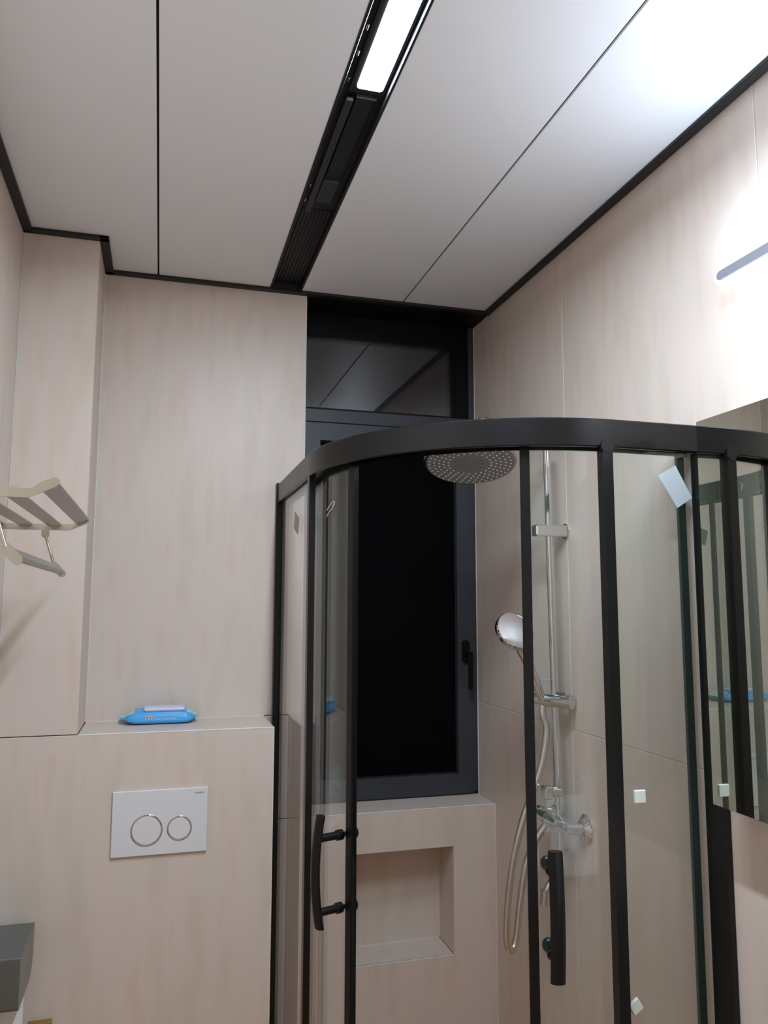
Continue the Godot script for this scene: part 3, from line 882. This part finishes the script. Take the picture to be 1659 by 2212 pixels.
func build_wipes() -> void:
	# a soft pillow pack lying along the ledge: rounded sections from one crimped end to the other
	var base := YL
	var o := thing("wet_wipes_pack", "blue soft pack of wet wipes with white lid lying on the ledge", "wipes pack", Vector3(0.015, base, -2.44))
	# station: x, half depth, height of the underside, height of the top, middle z
	var st := [[-0.098, 0.030, 0.018, 0.0195, -2.455], [-0.086, 0.040, 0.013, 0.022, -2.452], [-0.074, 0.048, 0.006, 0.031, -2.448], [-0.058, 0.051, 0.001, 0.038, -2.447], [-0.030, 0.052, 0.0, 0.041, -2.447], [0.020, 0.052, 0.0, 0.042, -2.447], [0.065, 0.052, 0.0, 0.041, -2.447], [0.088, 0.051, 0.001, 0.038, -2.447], [0.100, 0.047, 0.006, 0.032, -2.448], [0.110, 0.040, 0.014, 0.024, -2.452], [0.119, 0.034, 0.019, 0.0205, -2.455]]
	var k := 28
	var rings := []
	for s in st:
		var ring := []
		for j in k:
			var a := TAU * j / k
			var cx := signf(cos(a)) * pow(absf(cos(a)), 0.45)
			var cy := signf(sin(a)) * pow(absf(sin(a)), 0.60)
			ring.append(Vector3(s[0], base + (s[2] + s[3]) / 2.0 + cy * (s[3] - s[2]) / 2.0, s[4] + cx * s[1] * (1.0 - 0.10 * cy)))
		rings.append(ring)
	var bodies := {"pack_blue": MB.new(), "left": MB.new(), "right": MB.new()}
	for i in st.size() - 1:
		for j in k:
			var q := (j + 1) % k
			var mid_up: bool = sin(TAU * (j + 0.5) / k) > 0.55 and (i < 3 or i > 6)
			var mb: MB = bodies[("left" if i < 3 else "right") if mid_up else "pack_blue"]
			var c := Vector3((st[i][0] + st[i + 1][0]) / 2, base + 0.02, -2.447)
			var ps := [rings[i][j], rings[i][q], rings[i + 1][q], rings[i + 1][j]]
			var m: Vector3 = (ps[0] + ps[1] + ps[2] + ps[3]) / 4.0 - c
			mb.face([ps[0], ps[1], ps[2]], m)
			mb.face([ps[0], ps[2], ps[3]], m)
	bodies.pack_blue.face(rings[0], Vector3.LEFT)
	bodies.pack_blue.face(rings[-1], Vector3.RIGHT)
	part("film", bodies.pack_blue, M.pack_blue, o)
	for side in ["left", "right"]:
		part("film_end", bodies[side], M.pack_mint, o, "pale green film end")
	var lid := part("lid", MB.new().cbox(Vector3(0.024, base + 0.0415, -2.432), Vector3(0.114, 0.010, 0.066), 0.0035), M.pack_lid, o, "white plastic lid")
	part("lid_tab", MB.new().cbox(Vector3(0.020, base + 0.0420, -2.3985), Vector3(0.018, 0.005, 0.003), 0.001), M.pack_lid, lid)
	# print on the front: an orange sign and two rows of white characters, too small to read
	var zf := -2.447 + 0.0530
	var sign_ := MB.new()
	sign_.cbox(Vector3(-0.0185, base + 0.0250, zf), Vector3(0.0194, 0.0030, 0.0006)).cbox(Vector3(-0.0185, base + 0.0200, zf), Vector3(0.0020, 0.0085, 0.0006)).cbox(Vector3(-0.0270, base + 0.0195, zf), Vector3(0.0024, 0.0085, 0.0006)).cbox(Vector3(-0.0100, base + 0.0195, zf), Vector3(0.0024, 0.0085, 0.0006))
	part("print", sign_, M.pack_orange, o, "small orange printed sign")
	var rng := RandomNumberGenerator.new()
	rng.seed = 7
	var chars := MB.new()
	for row in [[base + 0.0250, 11, 0.0042, 0.0034], [base + 0.0160, 11, 0.0046, 0.0052]]:
		for c in row[1]:
			var x: float = -0.003 + c * (row[2] + 0.0010)
			for s in 3:
				chars.cbox(Vector3(x + row[2] * 0.5, row[0] + (s - 1) * row[3] * 0.42, zf), Vector3(row[2] * rng.randf_range(0.55, 0.95), 0.0006, 0.0005))
			chars.cbox(Vector3(x + row[2] * rng.randf_range(0.3, 0.7), row[0], zf), Vector3(0.0006, row[3], 0.0005))
	part("print", chars, M.pack_print, o, "two rows of small white printing")


func build_rack() -> void:
	var zn := -1.373
	var zf := -1.979
	var y := 1.679
	var o := thing("towel_rack", "satin metal slatted towel rack with a hanging rail on the left wall", "towel rack", Vector3(XL, y, (zn + zf) / 2.0))
	# side arm outline in x, y: flat, then bent up to a rounded tip
	var prof := [Vector2(-0.397, 1.671), Vector2(-0.212, 1.671), Vector2(-0.203, 1.674), Vector2(-0.170, 1.690), Vector2(-0.1645, 1.695), Vector2(-0.1635, 1.700), Vector2(-0.1665, 1.7045), Vector2(-0.172, 1.7055), Vector2(-0.196, 1.6955), Vector2(-0.204, 1.6865), Vector2(-0.226, 1.6855), Vector2(-0.229, 1.689), Vector2(-0.250, 1.689), Vector2(-0.256, 1.6855), Vector2(-0.292, 1.6855), Vector2(-0.295, 1.689), Vector2(-0.318, 1.689), Vector2(-0.321, 1.6855), Vector2(-0.397, 1.6855)]
	for z in [zn, zf]:
		part("side_arm", MB.new().extrude(prof, Vector3(0, 0, z - 0.002), Vector3(1, 0, 0), Vector3(0, 1, 0), Vector3(0, 0, 0.004)), M.nickel, o)
	var slats := [[-0.182, 1.6945, 0.030, 0.44], [-0.243, 1.684, 0.030, 0.0], [-0.306, 1.684, 0.030, 0.0], [-0.366, 1.684, 0.030, 0.0]]
	for s in slats:
		part("slat", MB.new().cbox(Vector3(s[0], s[1], (zn + zf) / 2.0), Vector3(s[2], 0.007, zn - zf - 0.004), 0.002, Basis(Vector3(0, 0, 1), s[3])), M.brushed, o)
	part("wall_plate", MB.new().span(Vector3(XL, 1.640, zn - 0.06), Vector3(XL + 0.008, 1.715, zn - 0.02), 0.002), M.nickel, o)
	part("wall_plate", MB.new().span(Vector3(XL, 1.640, zf + 0.02), Vector3(XL + 0.008, 1.715, zf + 0.06), 0.002), M.nickel, o)
	# hanging rail on two struts
	var tilt := Basis(Vector3(0, 0, 1), -0.85)
	var bc := Vector3(-0.230, 1.579, (zn + zf) / 2.0)
	var rail := part("hanging_rail", MB.new().cbox(bc, Vector3(0.026, 0.012, zn - zf - 0.004), 0.004, tilt), M.brushed, o)
	for z in [zn, zf]:
		var end := []
		for p in capsule(0.0085, 0.021, 8): end.append(p)
		part("end_plate", MB.new().extrude(end, Vector3(bc.x, bc.y, z - 0.002), tilt * Vector3(0, 1, 0), tilt * Vector3(1, 0, 0), Vector3(0, 0, 0.004), true), M.nickel, rail)
		part("strut", MB.new().cyl(Vector3(-0.262, 1.660, z), Vector3(-0.240, 1.590, z), 0.0032, -1.0, 14), M.nickel, o)
		part("hinge", MB.new().extrude(capsule(0.0085, 0.013, 8), Vector3(-0.262, 1.665, z - 0.0025), Vector3(1, 0, 0), Vector3(0, 1, 0), Vector3(0, 0, 0.005), true).cyl(Vector3(-0.262, 1.661, z + 0.0025), Vector3(-0.262, 1.661, z + 0.0045), 0.003, -1.0, 12), M.nickel, o)


func build_roll_holder() -> void:
	var x1 := -0.277
	var o := thing("paper_holder", "grey metal toilet paper holder with a flat top on the left wall", "paper holder", Vector3(XL, 0.64, -2.16))
	var z0 := -2.262
	var z1 := -2.052
	var y0 := 0.582
	var y1 := 0.701
	var prof := []   # z, y: rounded lower corners
	for c in [[z1 - 0.006, y1 - 0.006, 0.0, 0.006], [z0 + 0.006, y1 - 0.006, 0.5 * PI, 0.006], [z0 + 0.055, y0 + 0.055, PI, 0.055], [z1 - 0.012, y0 + 0.012, 1.5 * PI, 0.012]]:
		for k in 7:
			var a: float = c[2] + 0.5 * PI * k / 6.0
			prof.append(Vector2(c[0] + cos(a) * c[3], c[1] + sin(a) * c[3]))
	part("cover", MB.new().extrude(prof, Vector3(XL, 0, 0), Vector3(0, 0, 1), Vector3(0, 1, 0), Vector3(x1 - XL, 0, 0), true), M.holder_grey, o)
	single("toilet_paper", MB.new().span(Vector3(-0.386, 0.455, -2.2015), Vector3(-0.286, 0.5825, -2.2003)).span(Vector3(-0.386, 0.5300, -2.2003), Vector3(-0.286, 0.5825, -2.1993)), M.paper, "white end of toilet paper hanging below the grey paper holder", "toilet paper")
	single("carton", MB.new().span(Vector3(-0.281, 0.0, ZC + 0.001), Vector3(-0.226, 0.462, ZC + 0.022), 0.001), M.cardboard, "narrow brown carton standing against the tiles beside the paper holder", "carton")


func build_vanity() -> void:
	# under the mirror, right of the camera: seen only as pale reflections in the shower glass
	var o := thing("vanity_cabinet", "white vanity cabinet under the mirror", "cabinet", Vector3(0.84, 0, -0.53))
	part("body", MB.new().span(Vector3(0.60, 0.28, -0.93), Vector3(XR, 0.74, -0.13), 0.003), M.ceramic, o)
	for z in [-0.93, -0.53]:
		var d := part("drawer", MB.new().span(Vector3(0.585, 0.285, z + 0.004), Vector3(0.60, 0.735, z + 0.396), 0.002), M.ceramic, o)
		part("handle", MB.new().span(Vector3(0.572, 0.66, z + 0.14), Vector3(0.585, 0.672, z + 0.26), 0.002), M.satin_chrome, d)
	var b := thing("wash_basin", "white ceramic wash basin on the vanity cabinet", "wash basin", Vector3(0.84, 0.74, -0.53))
	part("basin", MB.new().span(Vector3(0.575, 0.74, -0.945), Vector3(0.64, 0.83, -0.115), 0.014).span(Vector3(0.97, 0.74, -0.945), Vector3(XR, 0.83, -0.115), 0.014).span(Vector3(0.62, 0.74, -0.945), Vector3(0.99, 0.83, -0.85), 0.014).span(Vector3(0.62, 0.74, -0.21), Vector3(0.99, 0.83, -0.115), 0.014).span(Vector3(0.62, 0.74, -0.88), Vector3(0.99, 0.755, -0.18)), M.ceramic, b)
	part("drain", MB.new().cyl(Vector3(0.80, 0.755, -0.53), Vector3(0.80, 0.758, -0.53), 0.022, -1.0, 24, 0.001), M.chrome, b)
	var t := thing("basin_tap", "chrome tap standing on the wash basin", "tap", Vector3(1.03, 0.83, -0.53))
	part("spout", MB.new().tube(smooth_path([Vector3(1.03, 0.83, -0.53), Vector3(1.03, 0.94, -0.53), Vector3(1.0, 0.98, -0.53), Vector3(0.90, 0.96, -0.53)]), 0.014, 16), M.chrome, t)
	part("lever", MB.new().cbox(Vector3(1.03, 1.00, -0.53), Vector3(0.06, 0.008, 0.02), 0.003), M.chrome, t)


func _ready() -> void:
	# camera: 1.5 m high, turned 15.8 degrees right and 6.7 degrees up
	var cam := Camera3D.new()
	cam.name = "camera"
	add_child(cam)
	cam.fov = 66.06
	cam.near = 0.02
	cam.far = 50.0
	cam.position = Vector3(0, 1.5, 0)
	var yaw := 0.27567691
	var pitch := 0.11682957
	var roll := 0.00193363
	var f := Vector3(sin(yaw) * cos(pitch), sin(pitch), -cos(yaw) * cos(pitch))
	var r := Vector3(cos(yaw), 0, sin(yaw))
	var u := r.cross(f)
	cam.basis = Basis(r * cos(roll) + u * sin(roll), -r * sin(roll) + u * cos(roll), -f)
	cam.current = true
	# night outside; the room is lit by its two lamps
	var env := Environment.new()
	env.background_mode = Environment.BG_COLOR
	env.background_color = Color(0.03, 0.033, 0.045)
	env.tonemap_mode = Environment.TONE_MAPPER_LINEAR
	env.tonemap_exposure = 1.0
	env.sdfgi_enabled = true
	env.ssao_enabled = true
	env.ssil_enabled = true
	var we := WorldEnvironment.new()
	we.name = "environment"
	we.environment = env
	add_child(we)
	materials()
	build_setting()
	build_window()
	build_ceiling_light()
	build_wall_lamp()
	build_mirror()
	build_enclosure()
	build_shower()
	build_flush_plate()
	build_wipes()
	build_rack()
	build_roll_holder()
	build_vanity()
